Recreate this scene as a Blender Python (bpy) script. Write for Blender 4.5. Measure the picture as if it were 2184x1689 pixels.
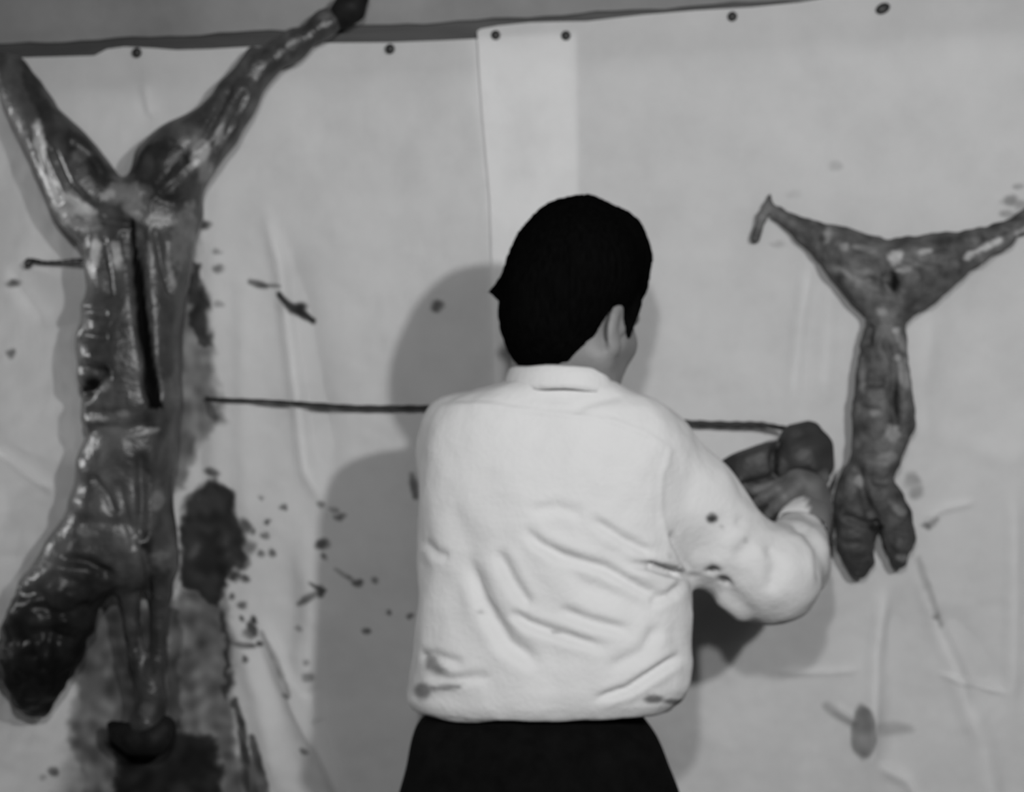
import bpy, math
import numpy as np
from mathutils import Vector

# ------------------------------------------------------------------ camera, world, lamps, exposure
for o in list(bpy.data.objects):
    bpy.data.objects.remove(o)
SC = bpy.context.scene
COL = SC.collection
CAMZ, CAMD, FPX = 1.44, 3.0, 3750.0           # camera height, distance to the wall, focal length in pixels (2184 wide)

cam_d = bpy.data.cameras.new('camera')
cam_d.sensor_fit = 'HORIZONTAL'
cam_d.sensor_width = 36.0
cam_d.lens = FPX / 2184.0 * 36.0
cam_d.clip_start = 0.05
cam_d.dof.use_dof = True                      # the whole still is softly out of focus
cam_d.dof.focus_distance = 1.5
cam_d.dof.aperture_fstop = 7.5
cam = bpy.data.objects.new('camera', cam_d)
cam.location = (0, -CAMD, CAMZ)
cam.rotation_euler = (math.radians(90), 0, 0)
COL.objects.link(cam)
SC.camera = cam

world = bpy.data.worlds.new('world')
SC.world = world
world.use_nodes = True
world.node_tree.nodes['Background'].inputs[0].default_value = (1, 1, 1, 1)
world.node_tree.nodes['Background'].inputs[1].default_value = 0.045

def lamp(name, loc, target, watts, radius, angle=75):
    d = bpy.data.lights.new(name, 'SPOT')
    d.energy = watts
    d.shadow_soft_size = radius
    d.spot_size = math.radians(angle)
    d.spot_blend = 0.6
    o = bpy.data.objects.new(name, d)
    o.location = loc
    o.rotation_euler = (Vector(target) - Vector(loc)).to_track_quat('-Z', 'Y').to_euler()
    COL.objects.link(o)
    return o
lamp('film_lamp_key', (0.93, -3.0, CAMZ + 0.66), (0.88, 0, 1.46), 205, 0.05, 76)
lamp('film_lamp_camera', (-0.075, -3.05, CAMZ + 0.60), (0.15, 0, 1.40), 132, 0.05, 66)
lamp('film_lamp_side', (-2.3, -0.15, CAMZ + 0.20), (-0.75, -0.15, 1.35), 60, 0.06, 70)

SC.view_settings.view_transform = 'Standard'
SC.view_settings.look = 'None'
SC.view_settings.exposure = 0.0
SC.view_settings.gamma = 1.0
SC.view_settings.use_curve_mapping = False

# ------------------------------------------------------------------ helpers
def W(px, py, Y):
    """world point of a photograph pixel at the depth plane Y (wall at Y = 0)"""
    s = (CAMD + Y) / FPX
    return np.array([(px - 1092.0) * s, Y, CAMZ - (py - 844.5) * s])

def PX(v):
    s = FPX / (CAMD + v[:, 1])
    return v[:, 0] * s + 1092.0, (CAMZ - v[:, 2]) * s + 844.5

def vnoise(x, y, z, scale, seed=0):
    """smooth value noise in -1..1"""
    r = np.random.RandomState(seed)
    T = r.rand(32, 32, 32).astype(np.float32) * 2 - 1
    x, y, z = [np.asarray(a, dtype=np.float64) / scale for a in (x, y, z)]
    x, y, z = .80 * x + .48 * y + .36 * z + 1000.3, -.60 * x + .64 * y + .48 * z + 1000.7, -.60 * y + .80 * z + 1000.1
    xi, yi, zi = [np.floor(a).astype(int) for a in (x, y, z)]
    fx, fy, fz = x - xi, y - yi, z - zi
    fx, fy, fz = [f * f * (3 - 2 * f) for f in (fx, fy, fz)]
    out = 0
    for a in (0, 1):
        for b in (0, 1):
            for c in (0, 1):
                w = (fx if a else 1 - fx) * (fy if b else 1 - fy) * (fz if c else 1 - fz)
                out = out + w * T[(xi + a) % 32, (yi + b) % 32, (zi + c) % 32]
    return out

def seg_dist(x, y, pts):
    """distance to a polyline, and parameter 0..1 along it"""
    best = np.full(x.shape, 1e9); par = np.zeros(x.shape)
    n = len(pts) - 1
    for i in range(n):
        ax, ay = pts[i][:2]; bx, by = pts[i + 1][:2]
        dx, dy = bx - ax, by - ay
        t = np.clip(((x - ax) * dx + (y - ay) * dy) / (dx * dx + dy * dy + 1e-9), 0, 1)
        d = np.hypot(x - ax - t * dx, y - ay - t * dy)
        m = d < best
        best = np.where(m, d, best); par = np.where(m, (i + t) / n, par)
    return best, par

def smooth(a, b, x):
    t = np.clip((x - a) / (b - a), 0, 1)
    return t * t * (3 - 2 * t)

def in_poly(x, y, pts, soft):
    """soft inside mask of a polygon (soft edge in pixels)"""
    inside = np.zeros(x.shape, bool)
    n = len(pts)
    for i in range(n):
        x1, y1 = pts[i]; x2, y2 = pts[(i + 1) % n]
        c = ((y1 > y) != (y2 > y)) & (x < (x2 - x1) * (y - y1) / (y2 - y1 + 1e-9) + x1)
        inside ^= c
    d, _ = seg_dist(x, y, list(pts) + [pts[0]])
    sd = np.where(inside, d, -d)
    return smooth(-soft, soft, sd)

# ---- materials
def material(name, build):
    m = bpy.data.materials.new(name)
    m.use_nodes = True
    nt = m.node_tree
    for n in list(nt.nodes):
        nt.nodes.remove(n)
    out = nt.nodes.new('ShaderNodeOutputMaterial')
    nt.links.new(build(nt), out.inputs[0])
    return m

def node(nt, kind, **kw):
    n = nt.nodes.new(kind)
    for k, v in kw.items():
        if k.startswith('i_'):
            n.inputs[k[2:].replace('_', ' ')].default_value = v
        else:
            setattr(n, k, v)
    return n

def g(v):
    return (v, v, v, 1)

def grey_ramp(nt, fac, stops):
    r = node(nt, 'ShaderNodeValToRGB')
    cr = r.color_ramp
    while len(cr.elements) < len(stops):
        cr.elements.new(0.5)
    for e, (p, v) in zip(cr.elements, stops):
        e.position = p; e.color = g(v)
    nt.links.new(fac, r.inputs[0])
    return r.outputs[0]

def noise(nt, scale, detail=4, rough=0.5, stretch=(1, 1, 1)):
    tc = node(nt, 'ShaderNodeTexCoord')
    mp = node(nt, 'ShaderNodeMapping')
    mp.inputs['Scale'].default_value = stretch
    nt.links.new(tc.outputs['Object'], mp.inputs[0])
    n = node(nt, 'ShaderNodeTexNoise', i_Scale=scale, i_Detail=detail, i_Roughness=rough)
    nt.links.new(mp.outputs[0], n.inputs['Vector'])
    return n.outputs[0]

def bump(nt, height, dist, strength=1.0):
    b = node(nt, 'ShaderNodeBump', i_Distance=dist, i_Strength=strength)
    nt.links.new(height, b.inputs['Height'])
    return b.outputs[0]

def noisy_grey(name, lo, hi, scale, rough, bump_d=0.0, detail=5, spec=0.3, stretch=(1, 1, 1)):
    def build(nt):
        f = noise(nt, scale, detail, 0.55, stretch)
        p = node(nt, 'ShaderNodeBsdfPrincipled', i_Roughness=rough)
        p.inputs['Specular IOR Level'].default_value = spec
        nt.links.new(grey_ramp(nt, f, [(0.3, lo), (0.7, hi)]), p.inputs['Base Color'])
        if bump_d:
            nt.links.new(bump(nt, f, bump_d), p.inputs['Normal'])
        return p.outputs[0]
    return material(name, build)

def tone_mat(name, rough, spec, var_scale, var, bump_d=0.0, bump_scale=60, coat=0.0, stretch=(1, 1, 1)):
    """grey from the mesh's own colour attribute 'tone', varied by a little noise"""
    def build(nt):
        a = node(nt, 'ShaderNodeAttribute', attribute_name='tone')
        f = noise(nt, var_scale, 5, 0.6, stretch)
        mr = node(nt, 'ShaderNodeMapRange')
        mr.inputs['From Min'].default_value = 0.25; mr.inputs['From Max'].default_value = 0.75
        mr.inputs['To Min'].default_value = 1 - var; mr.inputs['To Max'].default_value = 1 + var
        nt.links.new(f, mr.inputs[0])
        mul = node(nt, 'ShaderNodeMath', operation='MULTIPLY', use_clamp=True)
        nt.links.new(a.outputs['Fac'], mul.inputs[0]); nt.links.new(mr.outputs[0], mul.inputs[1])
        p = node(nt, 'ShaderNodeBsdfPrincipled', i_Roughness=rough)
        sp = node(nt, 'ShaderNodeMapRange')
        sp.inputs['From Min'].default_value = 0.004; sp.inputs['From Max'].default_value = 0.03
        sp.inputs['To Min'].default_value = 0.0; sp.inputs['To Max'].default_value = spec
        nt.links.new(a.outputs['Fac'], sp.inputs[0]); nt.links.new(sp.outputs[0], p.inputs['Specular IOR Level'])
        p.inputs['Coat Weight'].default_value = coat
        p.inputs['Coat Roughness'].default_value = 0.18
        nt.links.new(mul.outputs[0], p.inputs['Base Color'])
        if bump_d:
            nt.links.new(bump(nt, noise(nt, bump_scale, 4, 0.6, stretch), bump_d), p.inputs['Normal'])
        return p.outputs[0]
    return material(name, build)

def cloth_build(nt):
    a = node(nt, 'ShaderNodeAttribute', attribute_name='tone')
    f = noise(nt, 9, 5, 0.6)
    weave = noise(nt, 90, 3, 0.6, (1, 1, 0.25))
    mr = node(nt, 'ShaderNodeMapRange')
    mr.inputs['From Min'].default_value = 0.3; mr.inputs['From Max'].default_value = 0.7
    mr.inputs['To Min'].default_value = 0.94; mr.inputs['To Max'].default_value = 1.05
    nt.links.new(f, mr.inputs[0])
    mul = node(nt, 'ShaderNodeMath', operation='MULTIPLY', use_clamp=True)
    nt.links.new(a.outputs['Fac'], mul.inputs[0]); nt.links.new(mr.outputs[0], mul.inputs[1])
    nrm = bump(nt, weave, 0.0015, 0.5)
    d = node(nt, 'ShaderNodeBsdfDiffuse'); t = node(nt, 'ShaderNodeBsdfTranslucent')
    for n in (d, t):
        nt.links.new(mul.outputs[0], n.inputs['Color']); nt.links.new(nrm, n.inputs['Normal'])
    mx = node(nt, 'ShaderNodeMixShader')
    mx.inputs[0].default_value = 0.60
    nt.links.new(d.outputs[0], mx.inputs[1]); nt.links.new(t.outputs[0], mx.inputs[2])
    return mx.outputs[0]

M = {}
M['plaster'] = noisy_grey('grey_plaster', 0.125, 0.225, 4.2, 0.9, 0.004, 6)
M['floor'] = noisy_grey('floor_boards_grey', 0.10, 0.18, 5.0, 0.7, 0.002)
M['batten'] = noisy_grey('dark_stained_wood', 0.018, 0.05, 7.0, 0.6, 0.002, 5, 0.3, (0.5, 4, 6))
M['cloth'] = material('thin_white_sheet', cloth_build)
M['iron'] = noisy_grey('dark_iron', 0.008, 0.02, 40, 0.5, 0.0005)
M['cord'] = noisy_grey('dark_wet_cord', 0.008, 0.022, 60, 0.55, 0.001)
M['flesh'] = tone_mat('wet_flesh', 0.34, 0.34, 30, 0.42, 0.003, 45, 0.0)
M['lamb'] = tone_mat('dull_flesh', 0.55, 0.25, 34, 0.5, 0.004, 55, 0.0)
M['organ'] = tone_mat('liver_flesh', 0.5, 0.25, 22, 0.18, 0.002, 60, 0.0)
M['skin'] = tone_mat('skin', 0.55, 0.35, 30, 0.10, 0.0006, 200)
M['shirt'] = tone_mat('white_cotton', 0.9, 0.12, 10, 0.035, 0.0012, 130)
M['trousers'] = noisy_grey('black_wool', 0.002, 0.004, 40, 0.95, 0.001, 4, 0.05)
M['hair'] = noisy_grey('black_hair', 0.0015, 0.003, 60, 0.8, 0.002, 4, 0.0, (3, 3, 0.6))
M['shoe'] = noisy_grey('black_leather', 0.006, 0.012, 30, 0.4, 0.0005)
M['eye'] = noisy_grey('eye_white', 0.5, 0.6, 20, 0.2)
M['hoof'] = noisy_grey('dark_horn', 0.004, 0.012, 40, 0.6, 0.001, 5, 0.12)

# ---- meshes
def mesh_obj(name, verts, faces, mat, parent=None, origin=(0, 0, 0), tone=None, flat=False):
    v = np.asarray(verts, dtype=np.float64) - np.asarray(origin, dtype=np.float64)
    me = bpy.data.meshes.new(name)
    if isinstance(faces, np.ndarray):
        n, k = faces.shape
        me.vertices.add(len(v)); me.vertices.foreach_set('co', v.astype(np.float32).ravel())
        me.loops.add(n * k); me.loops.foreach_set('vertex_index', faces.astype(np.int32).ravel())
        me.polygons.add(n)
        me.polygons.foreach_set('loop_start', (np.arange(n) * k).astype(np.int32))
        me.update(calc_edges=True); me.validate()
    else:
        me.from_pydata(v.tolist(), [], [list(f) for f in faces]); me.update()
    if not flat:
        me.polygons.foreach_set('use_smooth', np.ones(len(me.polygons), dtype=bool))
    if tone is not None:
        at = me.attributes.new('tone', 'FLOAT', 'POINT')
        at.data.foreach_set('value', np.asarray(tone, dtype=np.float32))
    me.materials.append(mat)
    o = bpy.data.objects.new(name, me)
    COL.objects.link(o)
    if parent is not None:
        o.parent = parent
    else:
        o.location = origin
    return o

def empty(name, loc):
    o = bpy.data.objects.new(name, None)
    o.empty_display_size = 0.05
    o.location = loc
    COL.objects.link(o)
    return o

def tag(o, label=None, cat=None, group=None, kind=None):
    for k, v in (('label', label), ('category', cat), ('group', group), ('kind', kind)):
        if v:
            o[k] = v
    return o

def box(name, lo, hi, mat, bev=0.003, parent=None):
    import bmesh
    bm = bmesh.new()
    bmesh.ops.create_cube(bm, size=1.0)
    lo, hi = np.array(lo), np.array(hi)
    c = (lo + hi) / 2
    for v in bm.verts:
        v.co = Vector(np.array(v.co) * (hi - lo))
    if bev:
        bmesh.ops.bevel(bm, geom=list(bm.edges), offset=bev, segments=2, affect='EDGES')
    me = bpy.data.meshes.new(name); bm.to_mesh(me); bm.free()
    me.materials.append(mat)
    o = bpy.data.objects.new(name, me); o.location = c
    COL.objects.link(o)
    return o

def tube(pts, radii, sides=10):
    """swept tube; returns verts, faces"""
    pts = [np.asarray(p, float) for p in pts]
    V, F = [], []
    for i, p in enumerate(pts):
        a = pts[max(i - 1, 0)]; b = pts[min(i + 1, len(pts) - 1)]
        t = b - a; t /= np.linalg.norm(t) + 1e-12
        ref = np.array([0, 1, 0.]) if abs(t[1]) < 0.9 else np.array([1., 0, 0])
        u = np.cross(t, ref); u /= np.linalg.norm(u); w = np.cross(t, u)
        for k in range(sides):
            an = 2 * math.pi * k / sides
            V.append(p + radii[i] * (math.cos(an) * u + math.sin(an) * w))
    n = len(pts)
    for i in range(n - 1):
        for k in range(sides):
            F.append((i * sides + k, i * sides + (k + 1) % sides, (i + 1) * sides + (k + 1) % sides, (i + 1) * sides + k))
    F.append(tuple(range(sides))[::-1]); F.append(tuple((n - 1) * sides + k for k in range(sides)))
    return V, F

# ---- signed-distance modelling, meshed with surface nets
class Grid:
    def __init__(s, lo, hi, h):
        s.lo = np.asarray(lo, float); s.h = h
        n = np.ceil((np.asarray(hi, float) - s.lo) / h).astype(int) + 1
        s.n = n
        ax = [(s.lo[i] + h * np.arange(n[i])).astype(np.float32) for i in range(3)]
        s.X = ax[0][:, None, None]; s.Y = ax[1][None, :, None]; s.Z = ax[2][None, None, :]
    def cone(s, a, b, ra, rb, sy=1.0):
        a = np.asarray(a, np.float32); b = np.asarray(b, np.float32)
        iy = np.float32(1.0 / sy)
        dx, dy, dz = b[0] - a[0], (b[1] - a[1]) * iy, b[2] - a[2]
        px, py, pz = s.X - a[0], (s.Y - a[1]) * iy, s.Z - a[2]
        q = dx * dx + dy * dy + dz * dz + 1e-9
        t = np.clip((px * dx + py * dy + pz * dz) / q, 0, 1)
        d = np.sqrt((px - t * dx) ** 2 + (py - t * dy) ** 2 + (pz - t * dz) ** 2)
        return d - (ra + (rb - ra) * t)
    def ell(s, c, r, axes=None):
        px, py, pz = s.X - np.float32(c[0]), s.Y - np.float32(c[1]), s.Z - np.float32(c[2])
        if axes is not None:
            px, py, pz = [px * np.float32(A[0]) + py * np.float32(A[1]) + pz * np.float32(A[2]) for A in axes]
        k = np.sqrt((px / r[0]) ** 2 + (py / r[1]) ** 2 + (pz / r[2]) ** 2)
        return (k - 1) * min(r)
    def chain(s, pts, k=0.02, sy=1.0):
        """pts: (px, py, Y, radius in px)"""
        d = None
        for a, b in zip(pts[:-1], pts[1:]):
            e = s.cone(W(*a[:3]), W(*b[:3]), a[3] * (CAMD + a[2]) / FPX, b[3] * (CAMD + b[2]) / FPX, sy)
            d = e if d is None else smin(d, e, k)
        return d
    def rows(s, rows, power=2.4, cap=.004):
        """body made of stacked rounded sections; rows: (py, x left, x right, Y centre, half depth)"""
        R = sorted([(W(0, r[0], r[3])[2], W(r[1], r[0], r[3])[0], W(r[2], r[0], r[3])[0], r[3], r[4]) for r in rows])
        z = [r[0] for r in R]
        zz = s.Z.ravel()
        xl, xr, yc, hd = [np.interp(zz, z, [r[i] for r in R]).astype(np.float32)[None, None, :] for i in (1, 2, 3, 4)]
        hw = (xr - xl) / 2
        k = (np.abs((s.X - (xl + xr) / 2) / hw) ** power + np.abs((s.Y - yc) / hd) ** power) ** (1 / power)
        d = (k - 1) * np.minimum(hw, hd)
        top, bot = z[-1], z[0]
        return smax(d, np.maximum(s.Z - top, bot - s.Z) + 0 * s.X, cap)
    def mesh(s, D):
        S = D < 0
        n = S.shape
        cs = [(i, j, k) for i in (0, 1) for j in (0, 1) for k in (0, 1)]
        def sub(A, c):
            return A[c[0]:n[0] - 1 + c[0], c[1]:n[1] - 1 + c[1], c[2]:n[2] - 1 + c[2]]
        cnt = sum(sub(S, c).astype(np.int8) for c in cs)
        act = (cnt > 0) & (cnt < 8)
        idx = np.argwhere(act)
        acc = np.zeros((len(idx), 3)); num = np.zeros(len(idx))
        val = {c: D[idx[:, 0] + c[0], idx[:, 1] + c[1], idx[:, 2] + c[2]].astype(np.float64) for c in cs}
        for c in cs:
            for a in range(3):
                if c[a] == 0:
                    e = list(c); e[a] = 1; e = tuple(e)
                    m = (val[c] < 0) != (val[e] < 0)
                    t = val[c] / (val[c] - val[e] + 1e-20)
                    p = np.tile(np.array(c, float), (len(idx), 1)); p[:, a] = t
                    acc[m] += p[m]; num[m] += 1
        V = s.lo + s.h * (idx + acc / num[:, None])
        ID = np.full(act.shape, -1, np.int32); ID[act] = np.arange(len(idx))
        F = []
        for a in range(3):
            b, c = (a + 1) % 3, (a + 2) % 3
            sl0 = [slice(None)] * 3; sl1 = [slice(None)] * 3
            sl0[a] = slice(0, n[a] - 1); sl1[a] = slice(1, n[a])
            S0, S1 = S[tuple(sl0)], S[tuple(sl1)]
            q = np.argwhere(S0 != S1)
            q = q[(q[:, b] > 0) & (q[:, c] > 0) & (q[:, b] < n[b] - 1) & (q[:, c] < n[c] - 1)]
            flip = S0[tuple(q.T)]
            def cell(ob, oc):
                r = q.copy(); r[:, b] += ob; r[:, c] += oc
                return ID[tuple(r.T)]
            quad = np.stack([cell(-1, -1), cell(0, -1), cell(0, 0), cell(-1, 0)], 1)
            quad[~flip] = quad[~flip][:, ::-1]
            F.append(quad)
        return V, np.concatenate(F)

def smin(a, b, k):
    h = np.maximum(k - np.abs(a - b), 0) / k
    return np.minimum(a, b) - h * h * k * 0.25
def smax(a, b, k):
    return -smin(-a, -b, k)

def normals(V, F):
    a, b, c, d = V[F[:, 0]], V[F[:, 1]], V[F[:, 2]], V[F[:, 3]]
    fn = np.cross(c - a, d - b)
    N = np.zeros_like(V)
    for i in range(4):
        for k in range(3):
            N[:, k] += np.bincount(F[:, i], fn[:, k], len(V))
    return N / (np.linalg.norm(N, axis=1)[:, None] + 1e-12)

def relax(V, F, n=1, lam=0.5):
    for _ in range(n):
        S = np.zeros_like(V); cnt = np.zeros(len(V))
        for i in range(4):
            a, b = F[:, i], F[:, (i + 1) % 4]
            for k in range(3):
                S[:, k] += np.bincount(a, V[b, k], len(V)) + np.bincount(b, V[a, k], len(V))
            cnt += np.bincount(a, minlength=len(V)) + np.bincount(b, minlength=len(V))
        V = V + lam * (S / np.maximum(cnt, 1)[:, None] - V)
    return V

# ------------------------------------------------------------------ the setting
XL, XR = -1.9, 1.9
tag(box('wall_back', (XL, 0.0, 0.0), (XR, 0.12, 2.75), M['plaster'], 0), kind='structure')
tag(box('floor', (XL, -4.2, -0.06), (XR, 0.12, 0.0), M['floor'], 0), kind='structure')

# dark wooden batten along the wall; the sheets are nailed over its lower part
def batten():
    t = 0.012
    top = [W(-560, 126, -t), W(0, 94, -t), W(1020, 42, -t), W(1690, -2, -t), W(2700, -66, -t)]
    hgt = 0.085
    V, F = [], []
    n = 90
    xs = np.linspace(top[0][0], top[-1][0], n)
    zs = np.interp(xs, [p[0] for p in top], [p[2] for p in top])
    for i in range(n):
        wob = 0.0016 * math.sin(i * 0.9) + 0.001 * math.sin(i * 2.3)
        x, z = xs[i], zs[i]
        V += [(x, 0.0, z + wob), (x, -t + 0.002, z + wob), (x, -t, z - 0.003 + wob), (x, -t, z - hgt + 0.003), (x, -t + 0.002, z - hgt), (x, 0, z - hgt)]
    for i in range(n - 1):
        for k in range(6):
            F.append((i * 6 + k, i * 6 + (k + 1) % 6, (i + 1) * 6 + (k + 1) % 6, (i + 1) * 6 + k))
    F.append(tuple(range(6))); F.append(tuple((n - 1) * 6 + k for k in range(6))[::-1])
    o = mesh_obj('trim_1', V, F, M['batten'], flat=True)
    tag(o, 'dark wooden batten running along the wall above the sheets', kind='structure')
batten()

# ------------------------------------------------------------------ the two white sheets, their folds and their stains
def fold_height(px, py):
    """folds of the hanging sheets in metres towards the room"""
    h = np.zeros(px.shape)
    def ridge(pts, w, amp, fade=0.25):
        nonlocal h
        d, t = seg_dist(px, py, pts)
        f = smooth(0, fade, t) * smooth(0, fade, 1 - t) if fade else 1
        h = h + amp * np.exp(-(d / w) ** 2) * f
    # left half
    ridge([(470, 330), (455, 700), (470, 1250)], 34, .007)
    ridge([(560, 430), (600, 560), (625, 760), (655, 1000), (700, 1090)], 16, .009)
    ridge([(590, 470), (640, 640), (680, 860), (700, 1080)], 30, -.006)
    ridge([(520, 500), (525, 900), (530, 1200)], 26, .006)
    ridge([(740, 1000), (720, 1200), (690, 1400)], 45, .006)
    ridge([(545, 1290), (600, 1430), (690, 1600), (760, 1760)], 16, .009)
    ridge([(500, 1290), (560, 1500), (600, 1720)], 24, .008)
    ridge([(640, 1080), (660, 1300), (640, 1500), (700, 1750)], 28, .007)
    ridge([(-20, 940), (60, 1000), (130, 1050)], 12, .008)
    ridge([(20, 560), (70, 640), (120, 700)], 20, .005)
    ridge([(0, 1030), (60, 1180), (40, 1300)], 40, .005)
    ridge([(200, 700), (210, 1000)], 60, .004)
    ridge([(310, 175), (330, 260)], 12, .006)
    ridge([(450, 290), (420, 420), (430, 560)], 20, .006)
    ridge([(300, 100), (320, 180), (330, 300)], 24, .005)
    ridge([(660, 1470), (670, 1540)], 16, .010)
    # right half
    ridge([(1725, 540), (1700, 700), (1680, 900)], 16, .006)
    ridge([(1770, 560), (1755, 740), (1750, 880)], 22, .006)
    ridge([(1985, 640), (1960, 820), (1965, 980)], 24, .005)
    ridge([(1885, 1230), (1862, 1400), (1850, 1700)], 16, .008)
    ridge([(1905, 1240), (1900, 1450), (1905, 1700)], 26, -.005)
    ridge([(1950, 1200), (1985, 1320), (2030, 1420), (2080, 1600)], 20, .009)
    ridge([(1990, 1280), (2060, 1380), (2120, 1470)], 30, -.006)
    ridge([(1990, 1430), (2060, 1452), (2150, 1478)], 7, .005)
    ridge([(1640, 1432), (1760, 1430), (1840, 1424)], 8, .003)
    ridge([(2150, 1000), (2155, 1300), (2150, 1560)], 18, .007)
    ridge([(2060, 1480), (2090, 1600), (2120, 1760)], 26, .008)
    ridge([(1960, 1110), (2010, 1080), (2080, 1068)], 9, .004)
    ridge([(1860, 1620), (1930, 1660), (1990, 1760)], 14, .006)
    ridge([(1770, 1500), (1830, 1540)], 10, .004)
    ridge([(2000, 900), (2090, 960), (2200, 980)], 30, .004)
    ridge([(1790, 200), (1780, 420)], 26, .003)
    ridge([(900, 250), (890, 520)], 34, .003)
    amp = smooth(60, 420, py)
    h += amp * (.0035 * vnoise(px, py, 0, 150, 3) + .0018 * vnoise(px, py * .45, 0, 60, 4)) + .0006 * vnoise(px, py, 0, 24, 5)
    return h

def stain_amount(px, py):
    """0 clean .. 1 soaked"""
    s = np.zeros(px.shape)
    n1 = vnoise(px, py, 0, 34, 11); n2 = vnoise(px, py, 0, 13, 12); n3 = vnoise(px, py, 0, 90, 13)
    wx = px + 9 * n1 + 7 * n2 + 5 * n3; wy = py + 9 * vnoise(px, py, 0, 30, 14) + 6 * vnoise(px, py, 0, 12, 15)
    def add(m, v):
        nonlocal s
        s = np.maximum(s, m * v)
    def poly(pts, v, soft=8):
        add(in_poly(wx, wy, pts, soft), v)
    def stroke(pts, r, v, soft=4):
        d, t = seg_dist(px + 2.5 * n2, py + 2.5 * n1, pts)
        rr = r * (0.75 + 0.5 * np.sin(np.pi * np.clip(t, 0.05, .95)))
        add(1 - smooth(rr - soft, rr + soft, d), v)
    def drop(x, y, r, v, ry=None):
        ry = ry or r
        d = np.hypot((px - x + 6 * n2) / r, (py - y + 6 * n1) / ry)
        add(1 - smooth(0.4, 1.35, d), v)
    # beside the large carcass
    poly([(360, 500), (415, 560), (440, 620), (450, 700), (455, 790), (470, 850), (480, 900), (430, 940), (395, 1040), (360, 1040)], .30, 12)
    poly([(415, 565), (430, 570), (445, 670), (450, 745), (425, 740), (405, 690)], .74, 9)
    poly([(380, 430), (430, 470), (425, 560), (380, 560)], .12, 16)
    stroke([(445, 850), (455, 880), (465, 890)], 9, .5)
    poly([(400, 1070), (425, 1040), (460, 1022), (495, 1045), (512, 1090), (528, 1150), (530, 1195), (500, 1225), (485, 1260), (470, 1290), (430, 1275), (400, 1250), (388, 1200), (392, 1120)], .66, 9)
    for x, y, r in ((525, 1120, 14), (545, 1130, 7), (530, 1165, 15), (520, 1200, 13), (525, 1232, 9), (505, 1228, 12), (570, 1140, 8), (585, 1180, 9), (560, 1180, 7), (610, 1080, 7), (575, 1110, 6), (500, 1270, 7), (520, 1290, 9), (545, 1320, 8), (535, 1350, 12), (515, 1320, 6), (555, 1370, 6)):
        drop(x, y, r * 1.15, .26 + .22 * ((x * 7 + y) % 3) / 2)
    # wide wet flow under it
    poly([(210, 1240), (260, 1250), (300, 1300), (360, 1290), (390, 1250), (440, 1270), (490, 1280), (500, 1360), (495, 1460), (500, 1560), (520, 1650), (560, 1930), (150, 1930), (180, 1660), (155, 1540), (165, 1440), (190, 1350)], .35, 14)
    poly([(120, 1380), (180, 1330), (200, 1500), (160, 1620), (120, 1700), (110, 1930), (300, 1930), (250, 1300)], .20, 28)
    poly([(470, 1290), (487, 1300), (492, 1380), (496, 1480), (480, 1500), (476, 1400)], .66, 9)
    poly([(345, 1290), (390, 1300), (394, 1420), (392, 1560), (350, 1570), (352, 1420)], .55, 12)
    poly([(235, 1560), (300, 1590), (370, 1550), (470, 1560), (476, 1620), (470, 1930), (260, 1930), (250, 1640)], .86, 16)
    poly([(180, 1560), (240, 1570), (260, 1930), (150, 1930)], .36, 26)
    stroke([(505, 1490), (517, 1540), (526, 1620), (530, 1680)], 7, .6)
    stroke([(540, 1570), (556, 1640), (575, 1720)], 9, .42)
    stroke([(525, 1620), (545, 1700)], 18, .45, 10)
    stroke([(500, 1370), (545, 1375)], 5, .35)
    stroke([(535, 1330), (545, 1350)], 8, .5)
    stroke([(560, 1345), (590, 1400), (620, 1470)], 5, .18)
    drop(500, 1500, 10, .6); drop(530, 1400, 7, .35); drop(118, 1640, 13, .36, 11); drop(95, 1655, 7, .2)
    drop(35, 605, 16, .42, 9); drop(28, 757, 10, .34)
    # specks right of it
    for x, y, r, v in ((440, 485, 12, .5), (470, 578, 10, .42), (470, 650, 10, .30), (468, 540, 8, .3), (455, 1005, 14, .6), (690, 1160, 13, .72), (695, 1185, 7, .4), (715, 1085, 9, .4), (730, 1100, 9, .45), (690, 1075, 9, .4), (932, 656, 13, .62), (765, 1240, 10, .7), (800, 1235, 8, .5), (785, 1345, 8, .5), (830, 1302, 7, .6), (876, 1312, 8, .6), (640, 1340, 8, .3), (660, 1440, 10, .45), (655, 1410, 8, .35), (650, 1600, 9, .35), (720, 1100, 6, .4), (745, 1225, 6, .5), (560, 1060, 5, .4), (617, 1475, 7, .4)):
        drop(x, y, r * 1.2, v * .62, r * .9)
    stroke([(640, 1285), (665, 1268), (680, 1258)], 6, .3)
    poly([(668, 1240), (685, 1246), (706, 1250), (690, 1264), (674, 1266)], .5, 6)
    stroke([(720, 1210), (760, 1238)], 4, .2)
    stroke([(535, 602), (552, 606), (570, 610)], 6, .45)
    stroke([(560, 607), (600, 614)], 3, .25)
    stroke([(600, 632), (618, 652), (636, 662), (655, 675), (668, 685)], 7, .7)
    drop(636, 659, 17, .7, 13)
    stroke([(880, 1010), (888, 1060)], 6, .3)
    # right-hand side
    add(1 - smooth(.82, 1.05, np.hypot((px + 4 * n1 - 1836) / 28, (py + 4 * n2 - 1556) / 60)), .22)
    stroke([(1760, 1500), (1790, 1524), (1822, 1542)], 9, .13, 8)
    stroke([(1850, 1548), (1890, 1552), (1935, 1550)], 11, .08, 9)
    drop(1972, 1120, 12, .28, 9); stroke([(1975, 1122), (1995, 1105)], 5, .18); drop(1950, 1050, 16, .12); drop(1940, 1025, 18, .12)
    drop(1990, 1315, 12, .14, 8); stroke([(1955, 1190), (1975, 1260), (2000, 1330)], 7, .09, 6)
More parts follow.
